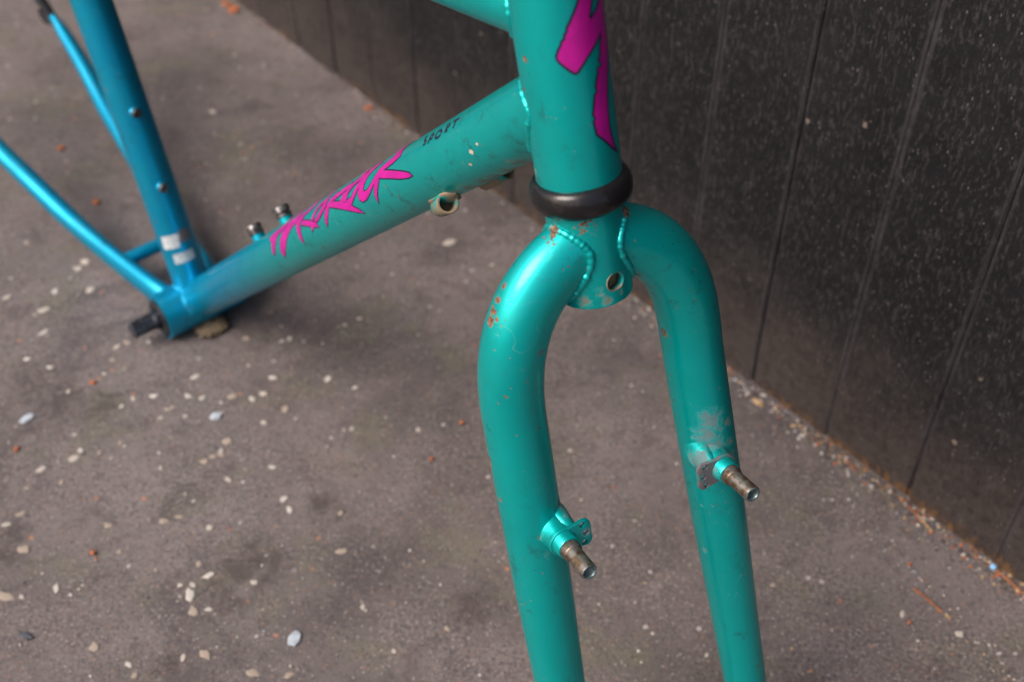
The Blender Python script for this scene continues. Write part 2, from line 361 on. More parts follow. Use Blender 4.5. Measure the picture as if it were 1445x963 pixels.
def weld(name, rs, c0, ax_dir, R, parent, rb=1.9, pitch=3.0, amp=0.55, skip=None, grow=0.0):
    """bead of overlapping ripples where a tube (its rings) leaves the cylinder (c0, ax_dir, R)"""
    n = len(rs[0]); ax_dir = ax_dir.normalized(); pts = []
    def rad(p): q = p - c0; return (q - ax_dir * q.dot(ax_dir)).length - R
    for k in range(n):
        for i in range(len(rs) - 1):
            a, b = rs[i][k], rs[i + 1][k]; ra, rb_ = rad(a), rad(b)
            if ra * rb_ <= 0 and ra != rb_:
                pts.append(a.lerp(b, ra / (ra - rb_))); break
    if len(pts) < 8: return
    # resample by arc length
    L = [0.0]; m = len(pts)
    for i in range(m): L.append(L[-1] + (pts[(i + 1) % m] - pts[i]).length)
    tot = L[-1]; path = []; rad_ = []; j = 0; d0 = 0.0
    while d0 < tot - 0.6:
        ln = min(pitch * rng.uniform(0.6, 1.25), tot - d0); big = rng.uniform(0.86, 1.14); flat = rng.random() < 0.25
        for q in range(6):
            d = d0 + ln * q / 6
            while j < m - 1 and L[j + 1] < d: j += 1
            t = (d - L[j]) / max(L[j + 1] - L[j], 1e-6)
            path.append(pts[j % m].lerp(pts[(j + 1) % m], t))
            rad_.append((rb + (0.3 if flat else 1.0) * amp * math.sin(math.pi * q / 6) ** 0.8) * big)
        d0 += ln
    for _ in range(1): rad_ = [0.25 * rad_[i - 1] + 0.5 * rad_[i] + 0.25 * rad_[(i + 1) % len(rad_)] for i in range(len(rad_))]
    rs2 = []; nn = 10; mm = len(path)
    for i in range(mm):
        t = (path[(i + 1) % mm] - path[i - 1]).normalized()
        q = path[i] - c0; out = (q - ax_dir * q.dot(ax_dir)).normalized()
        e1 = (out - t * out.dot(t)).normalized(); e2 = t.cross(e1)
        rs2.append([path[i] + (e1 * math.cos(2 * math.pi * k / nn) + e2 * math.sin(2 * math.pi * k / nn)) * rad_[i] for k in range(nn)])
    v, f = skin_rings(rs2, closed=True)
    return new_obj(name, v, f, M['paint'], parent, sharp=80)

def decal(name, polys, A, a, e1, r, mat, parent, lift, grow=0.0, layer=0.018, maxlen=2.0):
    """flat print wrapped on a round tube: polygons of (mm along axis, degrees round it)"""
    e2 = a.cross(e1); V = []; Fc = []
    for pi, poly in enumerate(polys):
        P = [Vector((s, math.radians(th) * r)) for s, th in poly]
        n = len(P)
        area = sum(P[i].x * P[(i + 1) % n].y - P[(i + 1) % n].x * P[i].y for i in range(n))
        if area < 0: P.reverse()
        if grow:
            Q = []
            for i in range(n):
                d0 = P[i] - P[i - 1]; d1 = P[(i + 1) % n] - P[i]
                if d0.length < 1e-6 or d1.length < 1e-6: Q.append(P[i]); continue
                d0.normalize(); d1.normalize()
                n0 = Vector((d0.y, -d0.x)); n1 = Vector((d1.y, -d1.x)); b = n0 + n1
                b = n0 if b.length < 0.3 else b.normalized()
                Q.append(P[i] + b * grow * min(1 / max(b.dot(n0), 0.4), 2.2))
            P = Q
        bm = bmesh.new()
        pv, _, pf, *_ = delaunay_2d_cdt(P, [], [list(range(n))], 1, 1e-5)
        bvs = [bm.verts.new((p.x, p.y, 0)) for p in pv]
        for t in pf: bm.faces.new([bvs[i] for i in t])
        bmesh.ops.triangulate(bm, faces=bm.faces[:])
        for _ in range(6):
            E = [e for e in bm.edges if e.calc_length() > maxlen]
            if not E: break
            bmesh.ops.subdivide_edges(bm, edges=E, cuts=1)
            bmesh.ops.triangulate(bm, faces=bm.faces[:])
        rr = r + lift + (pi % 6) * layer; base = len(V)
        bm.verts.index_update()
        for v in bm.verts:
            th = v.co.y / r
            V.append(A + a * v.co.x + (e1 * math.cos(th) + e2 * math.sin(th)) * rr)
        for f in bm.faces: Fc.append(tuple(base + v.index for v in f.verts))
        bm.free()
    me = bpy.data.meshes.new(name)
    me.from_pydata([tuple(c * MM for c in v) for v in V], [], Fc)
    # outward normals
    me.update()
    bm = bmesh.new(); bm.from_mesh(me)
    for f in bm.faces:
        q = f.calc_center_median() * 1000 - A; q = q - a * q.dot(a)
        if f.normal.dot(q) < 0: f.normal_flip()
    bm.to_mesh(me); bm.free(); me.shade_smooth()
    me.materials.append(mat)
    o = bpy.data.objects.new(name, me); COL.objects.link(o); o.parent = parent
    return o

def stroke_polys(lines, w, r):
    """open polylines (mm, deg) to thin quads"""
    out = []
    for L in lines:
        P = [Vector((s, math.radians(t) * r)) for s, t in L]
        left = []; right = []
        for i in range(len(P)):
            d = (P[min(i + 1, len(P) - 1)] - P[max(i - 1, 0)]).normalized(); nn = Vector((-d.y, d.x)) * w / 2
            left.append(P[i] + nn); right.append(P[i] - nn)
        for i in range(len(P) - 1):
            q = [left[i], left[i + 1], right[i + 1], right[i]]
            out.append([(p.x, math.degrees(p.y / r)) for p in q])
    return out

def label(o, text, cat=None, group=None, kind=None):
    if text: o['label'] = text
    if cat: o['category'] = cat
    if group: o['group'] = group
    if kind: o['kind'] = kind
    return o

# ------------------------------------------------------------------ ground
G = 20.0; nseg = 1
ground = new_obj('ground', [(-G, -G, 0), (G, -G, 0), (G, G, 0), (-G, G, 0)], [(0, 1, 2, 3)], M['ground'], smooth=False, scale=1)
label(ground, 'worn grey brown concrete paving with pale embedded stones', kind='structure')

# ------------------------------------------------------------------ board wall
WD = Vector((-0.6311, 0.7757, 0))                # along the wall, away from the camera
WN = Vector((-0.7757, -0.6311, 0))               # out of the wall, towards the frame
WC = Vector((0.0657, 0.84574, 0))
wall = bpy.data.objects.new('board_wall', None); COL.objects.link(wall)
wall.matrix_world = Matrix(((WD.x, WN.x, 0, WC.x), (WD.y, WN.y, 0, WC.y), (0, 0, 1, 0), (0, 0, 0, 1)))
label(wall, 'black painted wall of upright grooved boards, dusty and rotten at the foot', 'wall')
JOINT = -0.2065

def board_mesh(seed):
    rr = random.Random(seed)
    half = BW / 2
    prof = [(-half + 0.0005, -0.012), (-half + 0.0005, -0.0018), (-half + 0.0022, -0.0003), (-half + 0.0036, 0.0)]
    prof += [(-0.055, 0.0003), (-0.030, 0.0), (-0.0040, 0.0), (-0.0028, -0.0003), (-0.0005, -0.0014), (0.0005, -0.0015), (0.0012, -0.0004), (0.0028, 0.0)]
    prof += [(0.030, 0.0002), (0.055, 0.0), (half - 0.0046, 0.0), (half - 0.0030, -0.0004), (half - 0.0005, -0.0020), (half - 0.0005, -0.012)]
    zs = [-0.004, 0.0, 0.006, 0.014, 0.03, 0.07, 0.16, 0.3, 0.6, 1.2, 2.4]
    V = []; Fc = []; m = len(prof)
    for iz, z in enumerate(zs):
        warp = [(rr.uniform(-1, 1)) for _ in prof]
        for ip, (x, y) in enumerate(prof):
            k = max(0.0, 1 - z / 0.03)
            zz = z + (0.004 * warp[ip] * (1 if iz < 2 else 0.4) if k else 0)
            bulge = 0.0006 * mnoise.noise(Vector((x * 30, z * 6, seed)))
            V.append((x, y + bulge - (0.0025 * k * abs(warp[ip]) if 0 < ip < m - 1 else 0), max(zz, -0.004) if iz == 0 else zz))
    for i in range(len(zs) - 1):
        for j in range(m - 1): Fc.append((i * m + j, i * m + j + 1, (i + 1) * m + j + 1, (i + 1) * m + j))
    b = len(V)                                     # flat back, so the board is solid
    for z in (zs[0], zs[-1]):
        V += [(prof[0][0], -0.018, z), (prof[-1][0], -0.018, z)]
    Fc.append((b, b + 2, b + 3, b + 1))
    top = (len(zs) - 1) * m
    Fc.append(tuple(range(m)) + (b + 1, b)); Fc.append(tuple(range(top, top + m)) + (b + 3, b + 2))
    Fc.append(tuple(i * m for i in range(len(zs))) + (b + 2, b)); Fc.append(tuple(i * m + m - 1 for i in range(len(zs))) + (b + 3, b + 1))
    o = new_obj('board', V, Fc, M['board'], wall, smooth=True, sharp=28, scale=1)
    return o

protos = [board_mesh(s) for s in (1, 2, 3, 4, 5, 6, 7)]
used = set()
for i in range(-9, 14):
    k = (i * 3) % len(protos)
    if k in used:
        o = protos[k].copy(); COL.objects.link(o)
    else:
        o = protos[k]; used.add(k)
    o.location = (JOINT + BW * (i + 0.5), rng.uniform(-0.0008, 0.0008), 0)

# ------------------------------------------------------------------ bicycle frame
def RZ(a): return Matrix.Rotation(math.radians(a), 4, 'Z')
frame = bpy.data.objects.new('bicycle_frame', None); COL.objects.link(frame)
frame.matrix_world = Matrix.Translation((-0.270543, 0.76699, 0.01998)) @ RZ(-50.137) @ Matrix.Rotation(math.radians(0.281), 4, 'X') @ Matrix.Rotation(math.radians(4.053), 4, 'Y')
label(frame, 'bare scratched bicycle frame with fork, teal fading to blue, beside the black wall', 'bicycle frame')

V3 = Vector
ha, sa, st = math.radians(72.119), math.radians(71.073), math.radians(-12.881)
BB = V3((0, 0, 0)); Y = V3((0, 1, 0))
DT = V3((428.984, 0, 451.238))
HAX = V3((-math.cos(ha), 0, math.sin(ha)))
HB = DT - HAX * 31.571
STD = V3((-math.cos(sa), 0, math.sin(sa)))
FW0 = V3((math.sin(ha), 0, math.cos(ha)))
FW = FW0 * math.cos(st) + Y * math.sin(st)
LAT = -FW0 * math.sin(st) + Y * math.cos(st)
P = M['paint']

# head tube
HR = 18.15
HTOP = 98
head_tube, _ = tube('head_tube', line(HB - HAX * 3.3, HB + HAX * HTOP, 12), [HR] * 12, P, frame, 96)
tube('headset_cup', [HB + HAX * (HTOP + d) for d in (0.2, 1.5, 9, 12)], [17.5, 21.5, 21.5, 18.5], M['rubber'], frame, 64)
# lower headset race
prof = [(16.0, -0.6), (18.6, -1.2), (20.2, -0.2), (21.3, 1.6), (21.95, 4.2), (22.0, 6.4), (21.5, 8.8), (20.3, 10.8), (18.6, 12.0), (16.6, 12.6), (14.0, 12.8)]
v, f = lathe(prof, HB - HAX * 3.3, -HAX, 96, closed=True)
new_obj('headset_race', v, f, M['rubber'], frame, sharp=60)
v, f = lathe([(17.9, 0.4), (18.9, 0.9), (19.6, 0.6), (19.3, -0.2), (18.0, -0.3)], HB - HAX * 3.5, HAX, 96, closed=True)
new_obj('dirt_line', v, f, M['mud'], frame)

# down tube
DU = DT.normalized(); DE1 = V3((-DU.z, 0, DU.x)); DR = 17.0; DL = DT.length
down_tube, rs_dt = tube('down_tube', line(BB, DT, 60), [DR] * 60, P, frame, 96)
weld('weld_bead', rs_dt, HB, HAX, HR, head_tube, 1.6, 2.8, 0.35)
# top tube
TT0 = DT + HAX * 35.2; TT1 = STD * 394
top_tube, rs_tt = tube('top_tube', line(TT0, TT1, 60), [14.3] * 60, P, frame, 72)
weld('weld_bead', rs_tt, HB, HAX, HR, head_tube, 1.6, 2.8, 0.35)
# seat tube
SR = 15.2
seat_tube, rs_st = tube('seat_tube', line(BB, STD * 430, 50), [SR] * 50, P, frame, 72)
weld('weld_bead', rs_st, BB, Y, 20.0, seat_tube, 1.4, 2.6, 0.4)
weld('weld_bead', rs_dt, BB, Y, 20.0, down_tube, 1.4, 2.6, 0.4)
# bottom bracket shell with cups and axle
v, f = lathe([(20.0, -36.5), (20.0, 36.5), (17.2, 36.5), (17.2, -36.5)], BB, Y, 72, closed=True)
shell = new_obj('bottom_bracket_shell', v, f, P, frame)
for s in (-1, 1):
    v, f = lathe([(17.0, 20), (17.0, 37.5), (15.5, 38.6), (9.6, 38.6), (9.6, 20)], BB, Y * s, 48, closed=True)
    new_obj('bearing_cup', v, f, M['spindle'], shell)
ax_rings = []
for yy, r, sq in ((-63, 6.2, 1), (-62.4, 6.7, 1), (-44, 7.0, 1), (-42, 8.4, 0), (42, 8.4, 0), (44, 7.0, 1), (62.4, 6.7, 1), (63, 6.2, 1)):
    ring = []
    for k in range(32):
        a = 2 * math.pi * k / 32 + 0.4
        rr = r if not sq else r * min(1 / max(abs(math.cos(a - 0.9)), abs(math.sin(a - 0.9))), 1.26)
        ring.append(V3((rr * math.cos(a), yy, rr * math.sin(a))))
    ax_rings.append(ring)
v, f = skin_rings(ax_rings)
new_obj('axle', v, f, M['spindle'], frame, sharp=25)
# muddy cable guide under the shell
bm = bmesh.new(); bmesh.ops.create_icosphere(bm, subdivisions=4, radius=1.0)
V = []
for v_ in bm.verts:
    c = v_.co; k = 1 + 0.28 * mnoise.noise(c * 2.6) + 0.12 * mnoise.noise(c * 7.0)
    sg = lambda q: math.copysign(abs(q) ** 0.6, q)
    V.append(V3((21 + 11 * sg(c.x) * k, -3 + 13 * sg(c.y) * k, -14.0 + 3.0 * sg(c.z) * k)))
Fc = [tuple(x.index for x in q.verts) for q in bm.faces]; bm.free()
label(new_obj('cable_guide', V, Fc, M['mud'], shell, sharp=80), 'cable guide caked in tan mud')

# chain stays, dropouts, seat stays
CS = [(-14, 20.5, 2), (-33, 24.6, 2), (-70, 29.6, 0), (-104, 34, -0.5), (-140, 38.4, 1), (-172, 42.5, 4), (-223, 49, 12), (-272, 55, 19), (-328, 62, 35), (-372, 66, 47), (-398, 67, 55)]
CR = [(12.5, 9), (12.5, 8.5), (12, 8), (11.5, 8), (10.6, 8.6), (10.2, 9.2), (9.6, 9.2), (9, 9), (8, 8), (7, 7), (6, 4)]
for s in (1, -1):
    pts = smooth_path([V3((a, b * s, c)) for a, b, c in CS], 6); rad = []
    for i in range(len(pts)):
        t = i / 6; k = min(int(t), len(CR) - 2); u = t - k
        rad.append(tuple(CR[k][q] * (1 - u) + CR[k + 1][q] * u for q in (0, 1)))
    stay, rs = tube('chain_stay', pts, rad, P, frame, 40)
    weld('weld_bead', rs, BB, Y, 20.0, stay, 1.2, 2.6, 0.3)
    # dropout plate with axle slot
    out2 = [(0, 6), (-16, 12), (-30, 18), (-40, 12), (-40, 2), (-31, 2), (-24, 3), (-22, -3), (-27, -5), (-38, -6), (-38, -14), (-26, -18), (-14, -12), (0, -6)]
    o0 = V3((-394, 67 * s, 54))
    v = [o0 + V3((a, -3, b)) for a, b in out2] + [o0 + V3((a, 3, b)) for a, b in out2]; n = len(out2)
    f = [tuple(range(n)), tuple(range(n, 2 * n))] + [(i, (i + 1) % n, n + (i + 1) % n, n + i) for i in range(n)]
    new_obj('dropout', v, f, M['spindle'], frame, sharp=30)
    a0 = STD * 385 + V3((-8, 12 * s, 0)); b0 = V3((-424, 67 * s, 70))
    mid = a0.lerp(b0, 0.25) + V3((0, 22 * s, 0))
    tube('seat_stay', smooth_path([a0, mid, a0.lerp(b0, 0.6) + V3((0, 10 * s, 0)), b0], 8), [7.5] * 25, P, frame, 28)
tube('stay_bridge', line(V3((-78, -28, 4)), V3((-78, 28, 4)), 3), [6.2] * 3, P, frame, 28)

# seat tube bottle bolts, stickers
def bolt(name, o0, d, parent, boss_h=2.0, big=1.0, col=True):
    v, f = lathe([(5.4 * big, -3), (5.4 * big, boss_h), (4.6 * big, boss_h + 0.8), (0.01, boss_h + 0.8)], o0, d, 28)
    b = new_obj('bottle_boss', v, f, P, parent)
    h = boss_h + 0.8
    v, f = lathe([(4.3 * big, h), (4.4 * big, h + 3.0), (3.9 * big, h + 3.8), (2.2 * big, h + 3.8), (2.1 * big, h + 1.6), (0.01, h + 1.6)], o0, d, 24)
    new_obj('bolt', v, f, M['bolt'], parent)
SE1 = V3((math.sin(sa), 0, math.cos(sa)))
for s in (175.8, 111.6):
    bolt('bolt', STD * s + (SE1 * math.cos(math.radians(-7)) + Y * math.sin(math.radians(-7))) * SR, SE1, seat_tube, 0.6, 0.85)
decal('sticker', [[(69.2,-67),(70.1,-7),(58.0,-16),(57.3,-70)], [(52.3,-46),(52.6,21),(44.1,20),(43.4,-48)]], BB, STD, SE1, SR, M['sticker'], seat_tube, 0.12)
decal('sticker', [[(72.1,-8),(70.9,30),(60.5,31),(61.3,-12)]], BB, STD, SE1, SR, M['sticker_brown'], seat_tube, 0.12)

# down tube: bottle bolts, cable stops, print
for s in (213, 277):
    v, f = lathe([(5.0, -3), (5.0, 2.6), (4.4, 3.4), (0.01, 3.4)], DU * s + DE1 * DR, DE1, 28); new_obj('bottle_boss', v, f, P, down_tube)
    v, f = lathe([(5.4, 3.4), (5.4, 5.2), (4.2, 5.4), (4.2, 6.2), (5.5, 6.4), (5.5, 9.6), (4.8, 10.6), (2.6, 10.6), (2.5, 8), (0.01, 8)], DU * s + DE1 * DR, DE1, 24); new_obj('bolt', v, f, M['bolt'], down_tube)

def dt_at(s, th, r):
    t = math.radians(th); return DU * s + (DE1 * math.cos(t) + DU.cross(DE1) * math.sin(t)) * r
for s, th in ((507, 150), (526, 222)):
    o0 = dt_at(s, th, DR + 3.2); rad = (o0 - DU * o0.dot(DU)).normalized()
    prof = [(4.8, -13), (5.4, -12), (5.5, 4.4), (5.1, 5.0), (4.3, 4.9), (4.0, 4.0), (3.7, -4.5), (1.3, -5.2), (1.2, -9.5)]
    cax = (DU + Y * (-0.27 if th < 180 else 0.27)).normalized()
    stop = new_obj('cable_stop', *lathe(prof, o0, cax, 36, closed=True), M['worn_boss'], down_tube, sharp=40)
    # brazed foot
    foot = []
    for t, w, h in ((-15, 0.3, -3.0), (-11, 4.6, -2.0), (0, 6.2, -1.2), (5, 6.0, -1.8), (11, 0.3, -3.4)):
        side = DU.cross(rad)
        foot.append([o0 + DU * t + side * (w * math.cos(a)) + rad * (h + 1.6 * math.sin(a) - 1.0) for a in [2 * math.pi * k / 16 for k in range(16)]])
    v, f = skin_rings(foot); new_obj('braze', v, f, M['worn_boss'], down_tube, sharp=70)
    v, f = lathe([(3.6, -4.2), (3.6, -3.9), (0.01, -3.9)], o0, cax, 24); new_obj('cup_dirt', v, f, M['mud'], down_tube)

LET = {
'K1': [(485.0,24),(486.6,38),(478.5,44),(467.6,47),(464.8,53),(461.6,58),(457.3,56),(454.4,50),(456.1,47),(459.5,39),(468.1,32),(476.2,26)],
'K2': [(463.9,46),(478.6,58),(491.8,70),(499.1,78),(501.0,84),(496.6,84),(487.1,78),(474.8,68),(460.6,57),(460.7,49)],
'K3': [(461.5,56),(460.6,66),(457.9,76),(455.1,86),(453.0,96),(452.6,89),(453.1,79),(454.2,67),(455.1,57),(456.5,52)],
'c': [(455.4,21),(449.7,27),(444.0,37),(441.4,46),(439.4,56),(438.6,63),(440.7,67),(445.1,66),(449.9,60),(455.2,49),(457.7,50),(455.6,60),(447.9,74),(441.7,81),(435.6,82),(432.3,76),(431.0,65),(432.4,55),(434.6,45),(437.7,31),(441.9,19),(449.4,18)],
'o1': [(437.2,25),(425.6,28),(415.4,34),(410.0,44),(407.5,54),(409.1,63),(413.6,66),(413.7,59),(416.0,50),(421.6,42),(430.9,36)],
'o2': [(439.5,28),(439.0,44),(433.9,52),(430.3,56),(426.0,65),(419.3,77),(414.3,76),(411.8,67),(415.8,64),(420.4,63),(425.5,52),(429.9,40),(433.4,30)],
'R2a': [(383.8,46),(405.3,60),(416.9,73),(421.5,81),(427.3,91),(430.7,101),(423.3,93),(411.5,80),(396.5,66),(384.2,56)],
'R2b': [(406.4,37),(395.9,41),(388.5,47),(385.3,55),(382.7,70),(376.6,89),(375.7,82),(376.7,70),(378.6,57),(381.3,47),(385.1,39),(393.2,33)],
'R2c': [(425.8,36),(410.7,40),(399.1,45),(390.1,49),(383.8,46),(393.1,39),(403.2,31),(415.2,30)],
'R2d': [(412.0,46),(409.6,54),(407.8,63),(403.1,60),(404.7,52),(406.3,44)],
'd1': [(379.4,32),(378.0,52),(372.9,61),(365.4,70),(361.6,71),(358.5,67),(364.7,61),(370.6,49),(372.1,34),(373.8,28)],
'd2': [(373.8,28),(364.5,36),(358.0,46),(354.3,56),(353.1,62),(357.0,64),(359.2,56),(364.0,46),(372.1,37)],
'd3': [(333.9,49),(350.2,61),(361.4,72),(363.5,83),(356.1,77),(351.7,84),(351.7,73),(335.1,60)],
'R1a': [(330.9,47),(332.5,65),(332.0,81),(330.9,99),(328.4,88),(327.1,76),(325.3,61),(323.8,48)],
'R1b': [(354.7,20),(343.3,26),(329.8,36),(323.9,45),(324.7,53),(331.6,50),(339.5,41),(351.5,33)],
'A': [(326.2,28),(311.3,29),(301.9,39),(295.2,50),(292.0,64),(289.1,79),(286.9,93),(287.7,103),(293.7,94),(299.8,82),(305.6,68),(312.5,55),(323.9,45)],
'H': [(302.7,26),(287.7,32),(273.2,39),(267.3,46),(268.8,53),(273.2,59),(272.4,72),(271.6,85),(274.1,88),(277.8,78),(282.0,63),(285.2,50),(297.4,42)],
}
lets = list(LET.values())
for s0, w in ((474, 9), (444, 8), (426, 8), (374, 6), (346, 8), (316, 9), (294, 7)):   # strokes carried over the top
    lets.append([(s0, 30), (s0 + w, 27), (s0 + w + 9, -12), (s0 + w + 6, -50), (s0 + 4, -10)])
decal('lettering_outline', lets, BB, DU, DE1, DR, M['ink'], down_tube, 0.06, grow=0.75, layer=0.006)
decal('lettering', lets, BB, DU, DE1, DR, M['pink'], down_tube, 0.13, layer=0.012)
SPORT = [[(517.0,30),(514.1,30),(514.8,35),(518.3,40),(518.1,44),(515.6,45)],[(521.9,48),(522.2,33),(524.0,31),(526.2,38),(525.3,42),(522.7,40)],[(530.8,34),(529.3,39),(529.8,45),(532.3,48),(535.0,46),(536.1,41),(533.7,35),(530.8,34)],[(540.2,46),(540.8,33),(542.9,32),(544.2,38),(541.0,40),(543.1,47)],[(549.2,47),(550.4,35)],[(546.7,33),(552.6,33)]]
decal('small_lettering', stroke_polys(SPORT, 1.5, DR), BB, DU, DE1, DR, M['ink'], down_tube, 0.1, layer=0.006)

chips = []
for s0, t0, w in ((562.6, 96.0, 1.9), (555.0, 112.0, 1.3), (570.1, 90.0, 1.1)):
    chips.append([(s0 + w * q * math.cos(a * 0.785), t0 + math.degrees(w * q * 0.75 * math.sin(a * 0.785) / DR)) for a, q in enumerate((1.0, 0.8, 1.1, 0.7, 1.05, 0.85, 1.0, 0.75))])
for q in chips: decal('paint_chip', [q], BB, DU, DE1, DR, M['chip'], down_tube, 0.05)

# head tube flash
FL = [(98,0),(88,-4),(82,-9),(75.0,-10),(72.5,-14),(69.9,-19),(69.2,-21),(67.5,-24),(65.4,-29),(63.9,-30),(62.8,-33),(61.3,-34),(60.3,-38),(59.1,-39),(57.3,-43),(55.2,-46),(53.8,-46),(52.6,-44),(50.0,-37),(47.5,-29),(46.9,-25),(47.2,-23),(48.4,-19),(51.9,-8),(54.4,2),(56.8,12),(58.5,21),(56.9,19),(54.8,15),(52.5,13),(50.5,13),(49.3,9),(46.4,12),(46.4,5),(44.6,5),(42.7,2),(40.9,0),(39.5,-2),(37.3,0),(36.8,-4),(33.7,-7),(30.5,-9),(28.7,-11),(27.1,-8),(26.0,-11),(23.1,-10),(20.2,-9),(18.1,-3),(15.6,4),(12.4,12),(9.8,20),(7.1,28),(12.9,20),(17.0,17),(21.4,15),(26.8,16),(33.2,19),(39.2,24),(44.9,32),(50.5,39),(56.0,44),(62.4,46),(69,47),(80,46),(92,50),(84,38),(76,29),(71.2,25),(68.6,17),(65.9,4),(66.6,3),(72.9,11),(80,16),(89,14)]
decal('flash', [FL], HB, HAX, FW0, HR, M['pink'], head_tube, 0.08, maxlen=1.6)
decal('flash_outline', stroke_polys([FL + FL[:2]], 0.95, HR), HB, HAX, FW0, HR, M['ink'], head_tube, 0.14, layer=0.006, maxlen=1.6)

# ------------------------------------------------------------------ fork
def FK(l, d, e): return HB - HAX * d + FW * e + LAT * l
RAKE = math.tan(math.radians(2.658)); SB, LB, SPR = 50.082, 169.1, 0.037
CROWN_R = 16.8; CROWN_L = 59.5
v, f = lathe([(CROWN_R - 0.8, 8), (CROWN_R, 9), (CROWN_R, CROWN_L - 0.5), (CROWN_R - 0.5, CROWN_L), (CROWN_R - 2.6, CROWN_L), (CROWN_R - 2.8, 8)], HB, -HAX, 96, closed=True)
crown = new_obj('fork_crown', v, f, P, frame)
hd = (FW * math.cos(math.radians(7.0)) + LAT * math.sin(math.radians(7.0)))
cut(crown, [lathe([(4.1, 5), (4.1, 30)], HB - HAX * 48.6, hd, 32)])
v, f = lathe([(4.0, 15.4), (4.6, 16.5), (4.4, 16.8), (4.0, 16.5)], HB - HAX * 48.6, hd, 32, closed=True)
new_obj('hole_rim', v, f, M['worn_boss'], crown, sharp=70)
v, f = lathe([(12.2, 20), (12.4, 57), (0.01, 57)], HB, -HAX, 40); new_obj('steerer_inner', v, f, M['mud'], crown)
def leg(side, t): return V3(((SB + SPR * t) * side, LB + t, RAKE * t))
for side in (-1, 1):
    d3 = 114.0; P3 = V3((SB + SPR * (d3 - LB), d3, RAKE * (d3 - LB))); t3 = V3((SPR, 1, RAKE)).normalized()
    P0 = V3((8, 34.2, 2.6)); T0 = V3((math.cos(0.32), math.sin(0.32), 0)); P1 = P0 + T0 * 42.2; P2 = P3 - t3 * 19.6
    pts = [P0 - T0 * 9, P0 - T0 * 4.5]; rad = [(14.6, 12.2), (14.8, 12.4)]
    for i in range(40):
        t = i / 39; q = P0 * (1 - t) ** 3 + P1 * 3 * t * (1 - t) ** 2 + P2 * 3 * t * t * (1 - t) + P3 * t ** 3
        u = min(1.0, t / 0.6); u = u * u * (3 - 2 * u); pts.append(q); rad.append((15.3 - 0.5 * t, 12.6 + 2.2 * u))
    taper = [(113.9, 14.8), (160, 14.65), (215, 14.3), (285, 12.95), (345, 12.05), (380, 10.2), (392, 8.8)]
    for i in range(1, 50):
        dd = d3 + (392 - d3) * i / 49; pts.append(P3 + t3 * ((dd - d3) / t3.y))
        for (a, ra), (b, rb) in zip(taper, taper[1:]):
            if a <= dd <= b: r_ = ra + (rb - ra) * (dd - a) / (b - a); rad.append((r_, r_)); break
    path = [FK(q.x * side, q.y, q.z) for q in pts]
    blade, rs = tube('fork_blade', path, rad, P, frame, 72, hint=FW)
    weld('weld_bead', rs, HB, HAX, CROWN_R, blade, 1.65, 2.8, 0.4)
    # dropout down to the ground
    e = FK(*(leg(side, 392 - LB)))
    tipdir = (path[-1] - path[-4]).normalized()
    w0 = frame.matrix_world @ (e * MM); w1 = frame.matrix_world @ ((e + tipdir * 10) * MM)
    L = 10 * (w0.z - 0.0015) / (w0.z - w1.z)
    f0 = FW - tipdir * FW.dot(tipdir); f0.normalize(); s0 = tipdir.cross(f0)
    out2 = [(-14, -7), (0, -8), (L * 0.45, -11), (L - 3, -11), (L, -7), (L, -4), (L - 12, -4), (L - 15, 0), (L - 12, 4), (L, 4), (L, 8), (L - 4, 11), (L * 0.45, 11), (0, 8), (-14, 7)]
    v = [e + tipdir * a + f0 * b + s0 * q for q in (-2.6, 2.6) for a, b in out2]; n = len(out2)
    f = [tuple(range(n)), tuple(range(n, 2 * n))] + [(i, (i + 1) % n, n + (i + 1) % n, n + i) for i in range(n)]
    new_obj('fork_tip', v, f, P, blade, sharp=30)
    # cantilever brake boss: base, spring plate with three holes, collar, hollow threaded stud
    q = leg(side, 0); o0 = FK(q.x - 5.627 * side, q.y, q.z)
    inw = -LAT * side; dn = -HAX
    v1 = lathe([(10.5, 4), (10.2, 10), (8.6, 14), (7.6, 17), (7.4, 20.6), (0.01, 20.6)], o0, FW, 40)
    new_obj('brake_boss', *v1, P, blade, sharp=50)
    gus = []
    for t, rr_ in ((2, 9.5), (8, 9.2), (12, 8.2), (16, 7.2), (20.4, 6.2)):
        c0 = o0 + FW * t + inw * (2.4 + 0.12 * t) + HAX * (3.2 - 0.13 * t)
        gus.append([c0 + inw * (rr_ * 0.72 * math.cos(a)) - dn * (rr_ * math.sin(a)) for a in [2 * math.pi * k / 20 for k in range(20)]])
    v, f = skin_rings(gus); new_obj('gusset', v, f, P, blade, sharp=70)
    pts2 = [(7.6 * math.cos(a), 7.6 * math.sin(a)) for a in [math.radians(x) for x in range(62, 299, 8)]]
    for ca in (-20, 20):
        cx, cy = 11.0 * math.cos(math.radians(ca)), 11.0 * math.sin(math.radians(ca))
        rngd = range(-72, 21, 12) if ca < 0 else range(-20, 73, 12)
        pts2 += [(cx + 4.4 * math.cos(math.radians(x)), cy + 4.4 * math.sin(math.radians(x))) for x in rngd]
    n = len(pts2)
    layers = [(20.6, 0.94), (21.0, 1.0), (22.3, 1.0), (22.7, 0.95)]
    v = [o0 + FW * t + inw * (a * k) + dn * (b * k) for t, k in layers for a, b in pts2]
    f = [tuple(range(n)), tuple(range(3 * n, 4 * n))] + [(l * n + i, l * n + (i + 1) % n, (l + 1) * n + (i + 1) % n, (l + 1) * n + i) for l in range(3) for i in range(n)]
    plate = new_obj('spring_plate', v, f, P if side < 0 else M['plate'], blade, sharp=40)
    cut(plate, [lathe([(1.55, 18), (1.55, 25)], o0 + inw * (11.6 * math.cos(math.radians(x))) + dn * (11.6 * math.sin(math.radians(x))), FW, 14) for x in (-28, 0, 28)])
